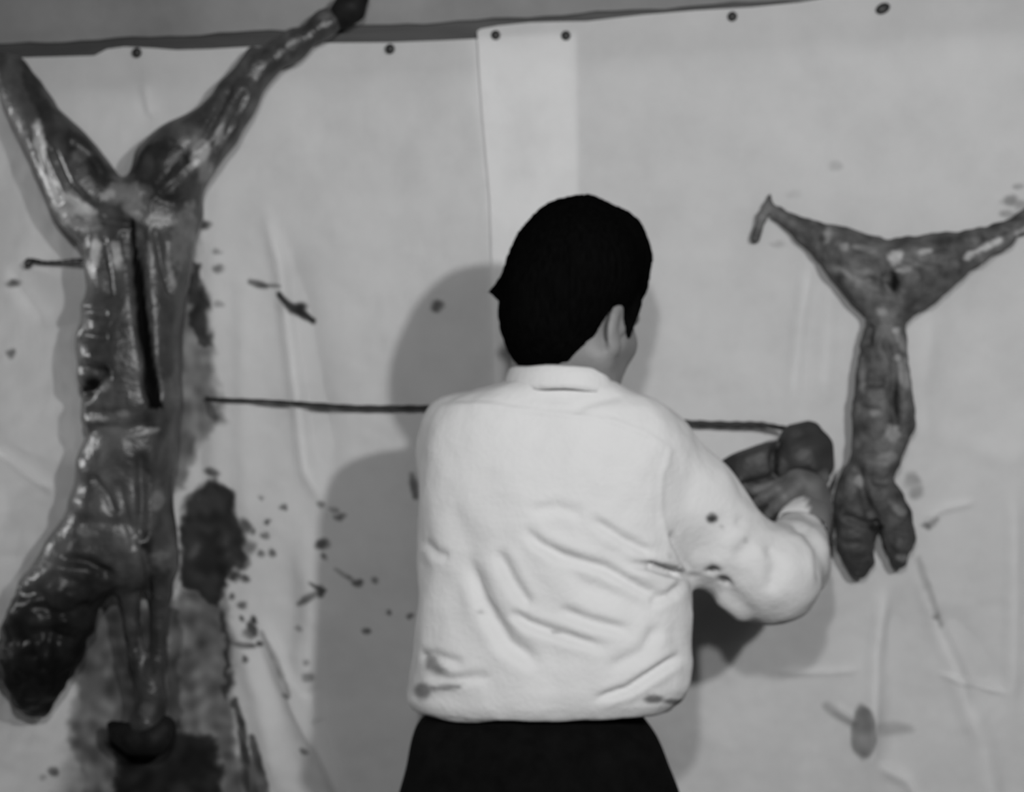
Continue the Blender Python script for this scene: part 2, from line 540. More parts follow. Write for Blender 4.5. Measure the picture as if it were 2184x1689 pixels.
    for x, y, r, v in ((2150, 430, 14, .35), (2172, 440, 14, .35), (2140, 455, 10, .30), (2160, 462, 14, .35), (2165, 402, 9, .3), (1655, 520, 10, .14), (1735, 520, 8, .10), (1690, 418, 12, .08), (1780, 357, 14, .10)):
        drop(x, y, r * 1.3, v * .5, r * .8)
    # patchiness inside the stains
    streak = vnoise(px, py * .3, 0, 17, 16)
    s = s + .16 * np.clip(s * 3, 0, 1) * vnoise(px, py, 0, 22, 17)
    s = s * (0.90 + 0.14 * n3 + (0.20 * n1 + 0.14 * streak) * (s < .6))
    return np.clip(s, 0, 1)

def sheet(name, label, left, right, top, base, lift=None, seed=0):
    """left/right edges: [(py, px)], top edge: [(px, py)], hangs down to just above the floor"""
    step = 4.0
    pys = np.arange(-60, 2000, step)
    bottom = 1880.0
    cols = 2 + int((max(p[1] for p in right) - min(p[1] for p in left)) / step)
    rows = int((bottom - 40) / step)
    u = np.linspace(0, 1, cols)[:, None]; v = np.linspace(0, 1, rows)[None, :]
    py = np.zeros((cols, rows)); px = np.zeros((cols, rows))
    ty0 = 90.0
    guess = ty0 + (bottom - ty0) * v + 0 * u
    for _ in range(3):
        xl = np.interp(guess, [p[0] for p in left], [p[1] for p in left])
        xr = np.interp(guess, [p[0] for p in right], [p[1] for p in right])
        px = xl + (xr - xl) * u
        ty = np.interp(px[:, :1], [p[0] for p in top], [p[1] for p in top])
        guess = ty + (bottom - ty) * v
    py = guess
    h = fold_height(px, py)
    fade = smooth(0, 200, py - ty)
    h = np.clip(h * 1.9, -.010, .019) * fade
    if lift is not None:
        h = h + lift(px, py)
    Y = -(base + h)
    s = stain_amount(px.ravel(), py.ravel()).reshape(px.shape)
    k = CAMD / FPX
    X = (px - 1092) * k; Z = CAMZ - (py - 844.5) * k
    V = np.stack([X, Y, Z], -1).reshape(-1, 3)
    i = np.arange(cols * rows).reshape(cols, rows)
    F = np.stack([i[:-1, :-1], i[:-1, 1:], i[1:, 1:], i[1:, :-1]], -1).reshape(-1, 4)
    tone = 0.95 * (0.012 / 0.95) ** s
    o = mesh_obj(name, V, F, M['cloth'], origin=(float(X.mean()), -base, float(Z.min())), tone=tone.ravel())
    tag(o, label, 'sheet', 'white sheets nailed over the wall')
    return o

sheet('hanging_sheet', 'blood-stained thin white sheet behind the large carcass, left of the overlap',
      [(-100, -420), (2000, -420)], [(0, 1226), (430, 1232), (2000, 1240)],
      [(-500, 138), (-60, 130), (60, 126), (205, 122), (232, 108), (270, 103), (330, 106), (380, 110), (450, 108), (520, 104), (600, 101), (690, 95), (830, 94), (940, 90), (1020, 86), (1240, 74)], .0135)
sheet('hanging_sheet', 'cleaner white sheet behind the small lamb, overlapping the other sheet by its left edge',
      [(-100, 1014), (70, 1018), (250, 1030), (430, 1046), (2000, 1090)], [(-100, 2620), (2000, 2620)],
      [(1010, 80), (1024, 68), (1062, 60), (1130, 53), (1250, 50), (1300, 44), (1370, 36), (1480, 27), (1600, 20), (1700, 10), (1760, 0), (1900, -9), (2650, -52)], .0165,
      lambda x, y: .004 * np.exp(-((x - (1016 + .085 * y)) / 22) ** 2) + .0028 * (1 - smooth(1200, 1290, x)))

# tacks along the top of the sheets
def tack(px, py, label, tilt=0.0, r=.0082):
    prof = [(0.0001, -.0048), (.4, -.0046), (.75, -.0036), (1.0, -.0012), (1.0, 0.0), (.22, .0004), (.18, .010), (.0001, .0125)]
    n = 16
    V, F = [], []
    for (rr, yy) in prof:
        for k in range(n):
            a = 2 * math.pi * k / n
            V.append((rr * r * math.cos(a) * (1 + abs(tilt)), yy, rr * r * math.sin(a)))
    for i in range(len(prof) - 1):
        for k in range(n):
            F.append((i * n + k, i * n + (k + 1) % n, (i + 1) * n + (k + 1) % n, (i + 1) * n + k))
    o = mesh_obj('tack', V, F, M['iron'])
    o.location = W(px, py, -.0205)
    o.rotation_euler = (0, tilt, 0)
    return tag(o, label, 'tack', 'tacks along the top edge of the sheets')
tack(292, 112, 'dark tack in the sheet between the hind legs of the large carcass')
tack(832, 104, 'dark tack just right of the large carcass hoof, below the batten')
tack(1057, 75, 'dark tack in the corner where the sheets overlap')
tack(1207, 76, 'dark tack above the right edge of the overlap, left of centre top')
tack(1562, 35, 'small round tack at the top of the right sheet, second from the right')
tack(1883, 18, 'oval tilted tack nearest the top right corner', -0.45, .0088)

# ------------------------------------------------------------------ meat on the wall
def paint(V, base, spots):
    """own colour of the flesh, with some painted highlights: list of (px, py, rx, ry, angle, tone)"""
    x, y = PX(V)
    t = np.full(len(V), base) if np.isscalar(base) else base.copy()
    for (sx, sy, rx, ry, an, tone) in spots:
        c, s = math.cos(math.radians(an)), math.sin(math.radians(an))
        dx, dy = x - sx, y - sy
        u = (dx * c + dy * s) / rx; v = (-dx * s + dy * c) / ry
        wob = 0.34 * vnoise(x, y, 0, 17, 21) + 0.20 * vnoise(x, y, 0, 8, 22)
        m = 1 - smooth(.65, 1.2, np.hypot(u, v) + wob)
        t = t * (1 - m) + tone * m
    return t

def groove(V, N, pts, w, depth, facing=-0.1):
    x, y = PX(V)
    d, t = seg_dist(x, y, pts)
    m = np.exp(-(d / w) ** 2) * smooth(0, .12, t) * smooth(0, .12, 1 - t) * smooth(-facing, -facing + .35, -N[:, 1])
    return V - N * (depth * m)[:, None]

def big_carcass():
    G = Grid(W(-60, 1640, -.02)[[0, 1, 2]] * np.array([1, 0, 1]) + np.array([0, -.21, 0]), W(800, -90, -.02) * np.array([1, 0, 1]) + np.array([0, -.012, 0]), .0045)
    d = G.rows([(420, 160, 400, -.085, .050), (470, 165, 418, -.088, .058), (520, 188, 412, -.095, .066), (620, 184, 398, -.10, .075), (700, 172, 388, -.105, .080), (800, 172, 386, -.105, .082),
                (860, 176, 386, -.105, .080), (930, 182, 380, -.10, .074), (1010, 160, 372, -.10, .070), (1080, 148, 368, -.10, .068), (1150, 132, 374, -.10, .064), (1210, 110, 376, -.095, .058), (1260, 120, 368, -.09, .045)], 2.2, .05)
    # hind legs
    d = smin(d, G.chain([(-30, 118, -.050, 20), (20, 150, -.055, 28), (52, 205, -.065, 38), (80, 258, -.075, 44), (118, 305, -.085, 52), (152, 355, -.09, 62), (182, 410, -.09, 68), (215, 460, -.09, 62)], .03), .035)
    d = smin(d, G.chain([(742, 24, -.045, 20), (690, 52, -.048, 22), (620, 98, -.052, 25), (548, 145, -.058, 30), (508, 205, -.066, 36), (462, 268, -.078, 47), (408, 312, -.088, 60), (362, 358, -.09, 72), (350, 420, -.09, 68), (330, 470, -.09, 60)], .03), .03)
    d = smin(d, G.chain([(535, 110, -.05, 11), (560, 135, -.055, 12)], .01), .02)
    d = smin(d, G.chain([(262, 432, -.11, 34), (285, 470, -.11, 42)], .02), .03)
    # thick left foreleg
    d = smin(d, G.chain([(185, 1160, -.10, 66), (150, 1230, -.10, 76), (112, 1310, -.095, 82), (82, 1395, -.09, 80), (74, 1450, -.08, 56), (78, 1498, -.07, 26)], .03), .03)
    # right foreleg and neck strands ending in a curled foot
    d = smin(d, G.chain([(262, 1210, -.10, 34), (274, 1275, -.09, 20), (282, 1335, -.085, 15), (290, 1400, -.08, 15), (308, 1460, -.075, 22)], .01), .012)
    d = smin(d, G.chain([(335, 1190, -.10, 40), (342, 1265, -.09, 26), (340, 1340, -.085, 19), (334, 1410, -.08, 18), (322, 1480, -.075, 30), (316, 1540, -.07, 38)], .01), .012)
    V, F = G.mesh(d)
    V = relax(V, F, 2)
    N = normals(V, F)
    for _ in range(1):
        V = groove(V, N, [(283, 470), (296, 600), (312, 730), (332, 880)], 14, .022)
    N = normals(V, F)
    gr = [([(140, 300), (190, 330), (225, 385)], 9, .008), ([(105, 300), (150, 400), (205, 455)], 8, .007), ([(150, 470), (220, 470), (290, 480)], 9, .010),
          ([(215, 500), (225, 580), (232, 640)], 10, .009), ([(262, 490), (270, 560)], 7, .007), ([(330, 480), (345, 560), (372, 640)], 9, .009), ([(300, 480), (310, 560)], 8, .006),
          ([(500, 170), (440, 290), (400, 330)], 7, .008), ([(530, 190), (480, 290), (440, 380)], 6, .006), ([(330, 420), (390, 360), (430, 330)], 11, .005), ([(300, 400), (350, 430), (410, 430)], 11, .005),
          ([(165, 664), (200, 668), (230, 672)], 8, .006), ([(170, 715), (230, 720)], 8, .007), ([(170, 782), (240, 790)], 8, .006), ([(168, 850), (205, 800), (235, 790)], 14, .022),
          ([(185, 910), (260, 918), (320, 905)], 10, .006), ([(180, 880), (260, 882)], 8, .004), ([(190, 1010), (230, 1060), (245, 1100)], 10, .010), ([(300, 960), (305, 1060), (300, 1160)], 12, .012),
          ([(150, 1110), (240, 1115), (310, 1130)], 12, .004), ([(120, 1190), (190, 1200), (240, 1230)], 12, .012), ([(305, 1160), (318, 1220), (312, 1290)], 9, .012), ([(250, 1020), (270, 1100), (290, 1180)], 9, .007),
          ([(60, 1290), (130, 1310), (200, 1290)], 10, .007), ([(30, 1370), (90, 1350), (170, 1370)], 10, .006), ([(90, 1250), (110, 1350), (90, 1450)], 12, .008), ([(70, 270), (95, 360), (130, 440)], 8, .006)]
    for p, w, a in gr:
        V = groove(V, N, p, w, a)
    x, y = PX(V)
    lump = .0036 * vnoise(V[:, 0], V[:, 1], V[:, 2], .045, 31) + .0014 * vnoise(V[:, 0], V[:, 1], V[:, 2] * .6, .018, 32)
    # horizontal muscle ripples down the left flank catch the side light
    lump += .0026 * np.sin(y / 17.0 + 3 * vnoise(x, y, 0, 60, 33)) * (1 - smooth(185, 225, x)) * smooth(480, 560, y)
    lump += .0022 * vnoise(V[:, 0], V[:, 1], V[:, 2], .011, 36) * smooth(1190, 1260, y) * (x < 240)
    V = V + N * lump[:, None]
    base = np.full(len(V), .056)
    base = base * (1 - .66 * smooth(1190, 1260, y + .25 * (x - 150)) * (1 - smooth(232, 262, x)))        # dark, still hairy foreleg
    base = base * (1 - .45 * smooth(1150, 1400, y))
    base = base * (1 + .42 * vnoise(x, y * .6, 0, 46, 34) + .38 * vnoise(x, y * .5, 0, 18, 35))
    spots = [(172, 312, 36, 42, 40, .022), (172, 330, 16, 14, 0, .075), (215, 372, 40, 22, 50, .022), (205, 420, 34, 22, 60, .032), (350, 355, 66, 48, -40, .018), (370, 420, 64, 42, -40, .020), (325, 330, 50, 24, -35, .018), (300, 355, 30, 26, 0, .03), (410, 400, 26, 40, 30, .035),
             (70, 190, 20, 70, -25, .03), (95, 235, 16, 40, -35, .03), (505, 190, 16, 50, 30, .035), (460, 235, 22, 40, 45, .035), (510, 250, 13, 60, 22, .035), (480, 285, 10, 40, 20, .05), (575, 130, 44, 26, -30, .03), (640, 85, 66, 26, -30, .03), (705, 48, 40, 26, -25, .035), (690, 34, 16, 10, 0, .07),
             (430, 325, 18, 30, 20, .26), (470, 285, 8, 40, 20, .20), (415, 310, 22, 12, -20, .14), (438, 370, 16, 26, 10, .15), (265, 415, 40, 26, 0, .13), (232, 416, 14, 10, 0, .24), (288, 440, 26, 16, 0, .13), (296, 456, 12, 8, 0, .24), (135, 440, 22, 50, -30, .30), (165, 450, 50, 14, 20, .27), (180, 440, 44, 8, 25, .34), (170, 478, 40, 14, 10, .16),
             (82, 295, 15, 36, -12, .42), (88, 345, 9, 36, -5, .36), (110, 400, 12, 40, -25, .36), (203, 540, 10, 34, 3, .34), (250, 545, 11, 34, -8, .30), (318, 540, 8, 24, -8, .17), (365, 590, 8, 36, -12, .16), (385, 520, 26, 60, 0, .10), (345, 470, 50, 16, 10, .10), (400, 480, 20, 50, 0, .11),  # pale left-leg strips: fat, with wet highlights from the left painted in
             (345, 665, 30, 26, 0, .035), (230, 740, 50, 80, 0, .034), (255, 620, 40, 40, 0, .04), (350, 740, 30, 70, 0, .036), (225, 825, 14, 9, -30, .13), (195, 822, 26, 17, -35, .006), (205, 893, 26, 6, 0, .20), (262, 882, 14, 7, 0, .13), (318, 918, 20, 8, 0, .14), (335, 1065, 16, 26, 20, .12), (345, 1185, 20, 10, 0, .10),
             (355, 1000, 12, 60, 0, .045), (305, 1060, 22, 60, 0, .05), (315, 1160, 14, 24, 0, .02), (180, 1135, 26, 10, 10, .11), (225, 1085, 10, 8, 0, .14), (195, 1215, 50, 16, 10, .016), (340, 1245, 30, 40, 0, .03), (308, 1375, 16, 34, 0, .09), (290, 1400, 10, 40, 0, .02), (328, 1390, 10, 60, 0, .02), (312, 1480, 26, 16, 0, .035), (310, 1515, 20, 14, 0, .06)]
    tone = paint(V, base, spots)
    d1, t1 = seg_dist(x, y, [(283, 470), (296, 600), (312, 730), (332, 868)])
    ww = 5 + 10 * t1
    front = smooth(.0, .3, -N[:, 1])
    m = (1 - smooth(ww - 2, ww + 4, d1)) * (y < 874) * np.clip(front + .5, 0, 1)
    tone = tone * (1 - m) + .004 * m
    org = W(250, 1620, -.05)
    root = empty('sheep_carcass', org)
    tag(root, 'large skinned sheep carcass hanging spread-legged by its hind legs on the left', 'carcass')
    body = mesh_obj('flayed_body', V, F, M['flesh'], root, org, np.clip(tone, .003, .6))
    # hoof of the raised hind leg
    G = Grid(W(690, 80, -.09), W(800, -40, -.01), .003)
    d = G.chain([(722, 36, -.047, 26), (748, 14, -.05, 30), (768, -8, -.052, 20)], .012)
    e = G.chain([(735, 52, -.045, 12), (765, 30, -.05, 12)], .01)
    d = smin(d, e, .006)
    d = np.maximum(d, -G.chain([(785, 8, -.075, 5), (740, 38, -.075, 4)], .004))
    v, f = G.mesh(d)
    h = mesh_obj('hoof', relax(v, f, 1), f, M['hoof'], root, org)
    tag(h, 'dark hoof at the end of the raised hind leg')
    # curled dark foot at the bottom
    G = Grid(W(200, 1640, -.13), W(400, 1490, -.01), .004)
    d = G.chain([(236, 1545, -.07, 7), (255, 1562, -.072, 18), (290, 1578, -.075, 27), (330, 1574, -.075, 32), (350, 1552, -.07, 26)], .02)
    v, f = G.mesh(d)
    h = mesh_obj('foot', relax(v, f, 1), f, M['hoof'], root, org)
    tag(h, 'curled dark foot hanging lowest')
    return root
big_carcass()

def small_carcass():
    G = Grid(W(1585, 1270, -.02) * np.array([1, 0, 1]) + np.array([0, -.17, 0]), W(2290, 390, -.02) * np.array([1, 0, 1]) + np.array([0, -.012, 0]), .004)
    d = G.rows([(620, 1872, 1960, -.068, .034), (660, 1862, 1944, -.068, .036), (690, 1852, 1934, -.068, .036), (730, 1840, 1938, -.07, .040), (800, 1830, 1946, -.072, .044), (860, 1824, 1954, -.074, .046), (920, 1826, 1955, -.074, .046),
                (975, 1822, 1930, -.074, .044), (1015, 1802, 1916, -.074, .042), (1060, 1792, 1895, -.072, .036), (1085, 1792, 1870, -.07, .026)], 2.2, .02)
    d = smin(d, G.chain([(1643, 440, -.03, 7), (1662, 458, -.035, 9), (1690, 474, -.042, 15), (1726, 493, -.05, 22), (1768, 516, -.06, 33), (1820, 556, -.07, 52), (1868, 594, -.07, 62), (1895, 625, -.07, 50)], .02), .03)
    d = smin(d, G.chain([(2260, 432, -.045, 18), (2200, 466, -.05, 21), (2140, 500, -.055, 24), (2080, 526, -.062, 36), (2015, 556, -.068, 52), (1955, 588, -.07, 68), (1922, 622, -.07, 50)], .02), .02)
    d = smin(d, G.chain([(1800, 508, -.055, 20), (1860, 534, -.062, 24), (1940, 545, -.062, 30), (2020, 532, -.06, 24)], .02), .03)
    # loose end of the left shank
    d = smin(d, G.chain([(1641, 418, -.028, 6), (1638, 440, -.03, 8), (1625, 462, -.032, 8), (1616, 486, -.034, 8), (1611, 508, -.034, 10)], .006), .008)
    # forelegs
    d = smin(d, G.chain([(1840, 1040, -.075, 44), (1830, 1100, -.078, 42), (1828, 1155, -.075, 36), (1838, 1200, -.07, 24), (1838, 1222, -.068, 14)], .02), .02)
    d = smin(d, G.chain([(1850, 1010, -.085, 30), (1885, 1058, -.092, 36), (1914, 1105, -.088, 34), (1922, 1155, -.08, 28), (1922, 1200, -.074, 18)], .02), .006)
    # backbone ridge and flap
    d = smin(d, G.chain([(1900, 680, -.095, 12), (1905, 760, -.105, 14), (1925, 820, -.108, 16), (1932, 900, -.105, 16), (1905, 980, -.10, 14)], .01), .02)
    V, F = G.mesh(d)
    V = relax(V, F, 2)
    N = normals(V, F)
    for p, w, a in [([(1906, 575), (1908, 630)], 12, .030), ([(1890, 715), (1920, 770), (1912, 850), (1925, 940)], 10, .016), ([(1860, 690), (1858, 740)], 9, .010), ([(1855, 590), (1900, 610)], 8, .008),
                    ([(1780, 560), (1850, 600), (1890, 590)], 9, .006), ([(1960, 540), (2030, 560)], 8, .006), ([(1900, 540), (1930, 560), (1990, 560)], 8, .007), ([(1840, 820), (1900, 815)], 8, .007), ([(1835, 870), (1890, 880)], 8, .006),
                    ([(1835, 990), (1850, 1060), (1870, 1110)], 10, .012), ([(1865, 1020), (1905, 1035)], 8, .007), ([(1800, 1100), (1850, 1120), (1885, 1125)], 9, .012), ([(1800, 1165), (1850, 1160)], 7, .005), ([(2030, 560), (2100, 530), (2170, 492)], 6, .008)]:
        V = groove(V, N, p, w, a)
    x, y = PX(V)
    V = V + N * (.003 * vnoise(V[:, 0], V[:, 1], V[:, 2], .032, 41) + .0022 * vnoise(V[:, 0], V[:, 1], V[:, 2], .013, 42))[:, None]
    V[:, 1] = -.024 + (V[:, 1] + .022) * .62
    base = np.full(len(V), .066) * (1 + .42 * vnoise(x, y, 0, 34, 43) + .4 * vnoise(x, y, 0, 15, 44))
    base = base * (1 - .38 * smooth(940, 1060, y))
    base = np.where(y < 520, np.minimum(base, .12), base)
    spots = [(1906, 602, 12, 26, 0, .008), (1908, 550, 16, 14, -20, .30), (1930, 575, 20, 7, -10, .22), (1800, 526, 12, 9, 0, .22), (1765, 500, 12, 18, 10, .15), (1840, 530, 30, 8, 10, .14), (1975, 536, 16, 6, -10, .22), (2066, 546, 12, 8, -35, .32), (2110, 522, 34, 8, -27, .32), (2190, 488, 24, 8, -27, .28),
             (1735, 498, 26, 14, 30, .04), (1860, 565, 34, 12, 15, .045), (1830, 590, 40, 12, 30, .13), (1940, 640, 20, 22, 0, .05), (1880, 665, 16, 10, 0, .19), (1912, 705, 9, 9, 0, .26), (1856, 710, 10, 24, 0, .035), (1915, 762, 8, 8, 0, .20), (1924, 735, 10, 26, -30, .17), (1930, 800, 14, 40, 0, .15), (1912, 850, 12, 40, 0, .025), (1870, 825, 24, 8, 0, .04), (1840, 800, 8, 40, 0, .13),
             (1868, 880, 16, 8, 0, .16), (1905, 925, 26, 16, -40, .19), (1925, 900, 8, 30, 0, .05), (1890, 980, 26, 14, -20, .15), (1835, 1025, 9, 16, 0, .20), (1850, 960, 20, 30, 0, .05), (1868, 1125, 20, 10, 0, .012), (1830, 1150, 36, 40, 0, .035), (1810, 1090, 16, 20, 0, .03), (1835, 1200, 30, 26, 0, .03), (1915, 1085, 26, 10, 40, .10), (1925, 1150, 14, 40, 0, .06), (1926, 1190, 14, 6, 0, .15),
             (1625, 462, 30, 40, 0, .10), (1612, 506, 12, 12, 0, .06)]
    tone = np.clip(paint(V, base, spots), .004, .5)
    org = W(1870, 1235, -.05)
    return tag(mesh_obj('lamb_carcass', V, F, M['lamb'], None, org, tone), 'small skinned lamb carcass nailed up spread-legged right of the man', 'carcass')
small_carcass()

# ------------------------------------------------------------------ cords
def cord(name, pts, radii, label, parent=None):
    n = 8
    P, R = [], []
    for i in range(len(pts) - 1):
        for k in range(n):
            t = k / n
            P.append(W(*pts[i]) * (1 - t) + W(*pts[i + 1]) * t); R.append(radii[i] * (1 - t) + radii[i + 1] * t)
    P.append(W(*pts[-1])); R.append(radii[-1])
    P = np.array(P)
    for _ in range(6):
        P[1:-1] = P[1:-1] * .5 + .25 * (P[:-2] + P[2:])
    R = [r * (1 + .12 * math.sin(i * 1.7)) for i, r in enumerate(R)]
    V, F = tube(list(P), R, 8)
    o = mesh_obj(name, V, F, M['cord'], parent, tuple(P[0]))
    return tag(o, label, 'cord')
cord('cord', [(440, 848, -.04), (470, 852, -.038), (560, 855, -.038), (650, 862, -.038), (760, 870, -.038), (860, 870, -.038), (940, 870, -.038), (1100, 874, -.038), (1250, 884, -.038), (1420, 897, -.038), (1470, 903, -.038), (1560, 906, -.04), (1620, 905, -.045), (1670, 913, -.055), (1700, 916, -.085)],
     [.002, .0032, .0032, .0042, .0046, .0048, .005, .005, .005, .005, .0055, .0058, .0052, .0042, .0035], 'dark cord stretched across the sheets behind the man, ending at the organ')
sn = cord('tie_string', [(58, 557, -.022), (70, 556, -.024), (95, 560, -.03), (130, 559, -.034), (160, 556, -.05), (196, 556, -.07)], [.0052, .0044, .0028, .003, .0044, .0036], 'short dark string tied from a nail to the large carcass, left edge')
org = np.array(sn.location)
V, F = tube([W(60, 563, -.012), W(60, 562, -.026), W(60, 562, -.030), W(60, 562, -.0315)], [.003, .003, .0075, .004], 12)
mesh_obj('nail', V, F, M['iron'], sn, org)

# ------------------------------------------------------------------ organ held against the wall
def organ():
    G = Grid(W(1515, 1080, -.25), W(1800, 880, -.05), .003)
    sy = .75
    L = G.chain([(1550, 990, -.15, 10), (1585, 993, -.15, 38), (1618, 992, -.15, 48), (1640, 984, -.15, 48)], .02, sy)
    L = smax(L, G.cone(W(1540, 988, -.15), W(1700, 905, -.15), 3, 3) * 0 - 1, .01)
    # flat upper edge of the left lobe
    a, b = W(1545, 978, -.15), W(1660, 934, -.15)
    nx, nz = -(b[2] - a[2]), (b[0] - a[0]); l = math.hypot(nx, nz); nx /= l; nz /= l
    pl = (G.X - a[0]) * nx + (G.Z - a[2]) * nz + 0 * G.Y
    L = smax(L, pl, .012)
    R = G.chain([(1700, 945, -.145, 36), (1712, 975, -.15, 52), (1722, 995, -.15, 50)], .02, sy)
    R = smin(R, G.chain([(1738, 918, -.145, 15), (1745, 950, -.145, 28), (1750, 990, -.145, 26)], .01, sy), .02)
    R = smin(R, G.chain([(1690, 922, -.145, 10), (1722, 922, -.145, 16)], .01, sy), .02)
    d = smin(L, R, .006)
    tail = G.chain([(1580, 1030, -.165, 14), (1573, 1060, -.17, 9), (1575, 1082, -.17, 8)], .01)
    d = smin(d, tail, .012)
    V, F = G.mesh(d)
    V = relax(V, F, 1)
    N = normals(V, F)
    for p, w, a in [([(1660, 935), (1656, 985), (1660, 1030)], 9, .016), ([(1580, 1040), (1620, 1030), (1665, 1018)], 9, .008), ([(1690, 1010), (1725, 1005), (1752, 1030)], 8, .008)]:
        V = groove(V, N, p, w, a)
    x, y = PX(V)
    V = V + N * (.0022 * vnoise(V[:, 0], V[:, 1], V[:, 2], .03, 51))[:, None]
    V[:, 1] += .012
    tone = paint(V, np.full(len(V), .030) * (1 + .25 * vnoise(x, y, 0, 30, 52)), [(1657, 980, 6, 40, 0, .012), (1672, 1000, 10, 24, 0, .055), (1632, 995, 20, 18, 0, .045), (1720, 985, 22, 20, 0, .04), (1560, 990, 14, 30, 0, .022), (1700, 925, 20, 10, 0, .04)])
    org = W(1655, 1045, -.15)
    return tag(mesh_obj('organ_meat', V, F, M['organ'], None, org, np.clip(tone, .004, .4)), 'dark two-lobed piece of organ meat gripped in the right hand of the man', 'meat')
organ()

# ------------------------------------------------------------------ the man
PO = np.array([W(1130, 844, -.45)[0], -.45, 0.0])
person = empty('person', PO)
tag(person, 'man seen from behind in a loose white shirt and black trousers, reaching right', 'person')

TH = math.radians(40)
HF = np.array([math.sin(TH), math.cos(TH), -.30]); HF /= np.linalg.norm(HF)
HR = np.array([math.cos(TH), -math.sin(TH), -.04]); HR = HR - HF * HR.dot(HF); HR /= np.linalg.norm(HR)
HU = np.cross(HR, HF)
HC = W(1222, 672, -.47)
HS = 1.06
def H(r, f, u):
    return HC + HS * (r * HR + f * HF + u * HU)
AX = (HR, HF, HU)

TORSO = [(792, 1118, 1275, -.462, .070), (808, 1098, 1296, -.462, .080), (826, 1040, 1334, -.458, .090), (846, 966, 1390, -.455, .099), (866, 932, 1424, -.455, .108), (900, 913, 1448, -.455, .116), (950, 904, 1460, -.455, .124),
         (1000, 899, 1462, -.455, .130), (1100, 892, 1460, -.455, .134), (1160, 889, 1458, -.455, .134), (1220, 892, 1462, -.455, .134), (1300, 888, 1474, -.455, .134), (1400, 880, 1476, -.455, .136), (1450, 872, 1472, -.455, .137), (1480, 866, 1460, -.455, .134), (1506, 880, 1425, -.455, .126)]
ARM = [(1400, 985, -.45, 88), (1468, 1068, -.44, 98), (1540, 1155, -.425, 92), (1615, 1215, -.405, 94), (1650, 1228, -.39, 94)]
FORE = [(1650, 1228, -.39, 94), (1686, 1195, -.32, 80), (1704, 1155, -.240, 62), (1712, 1125, -.215, 46)]

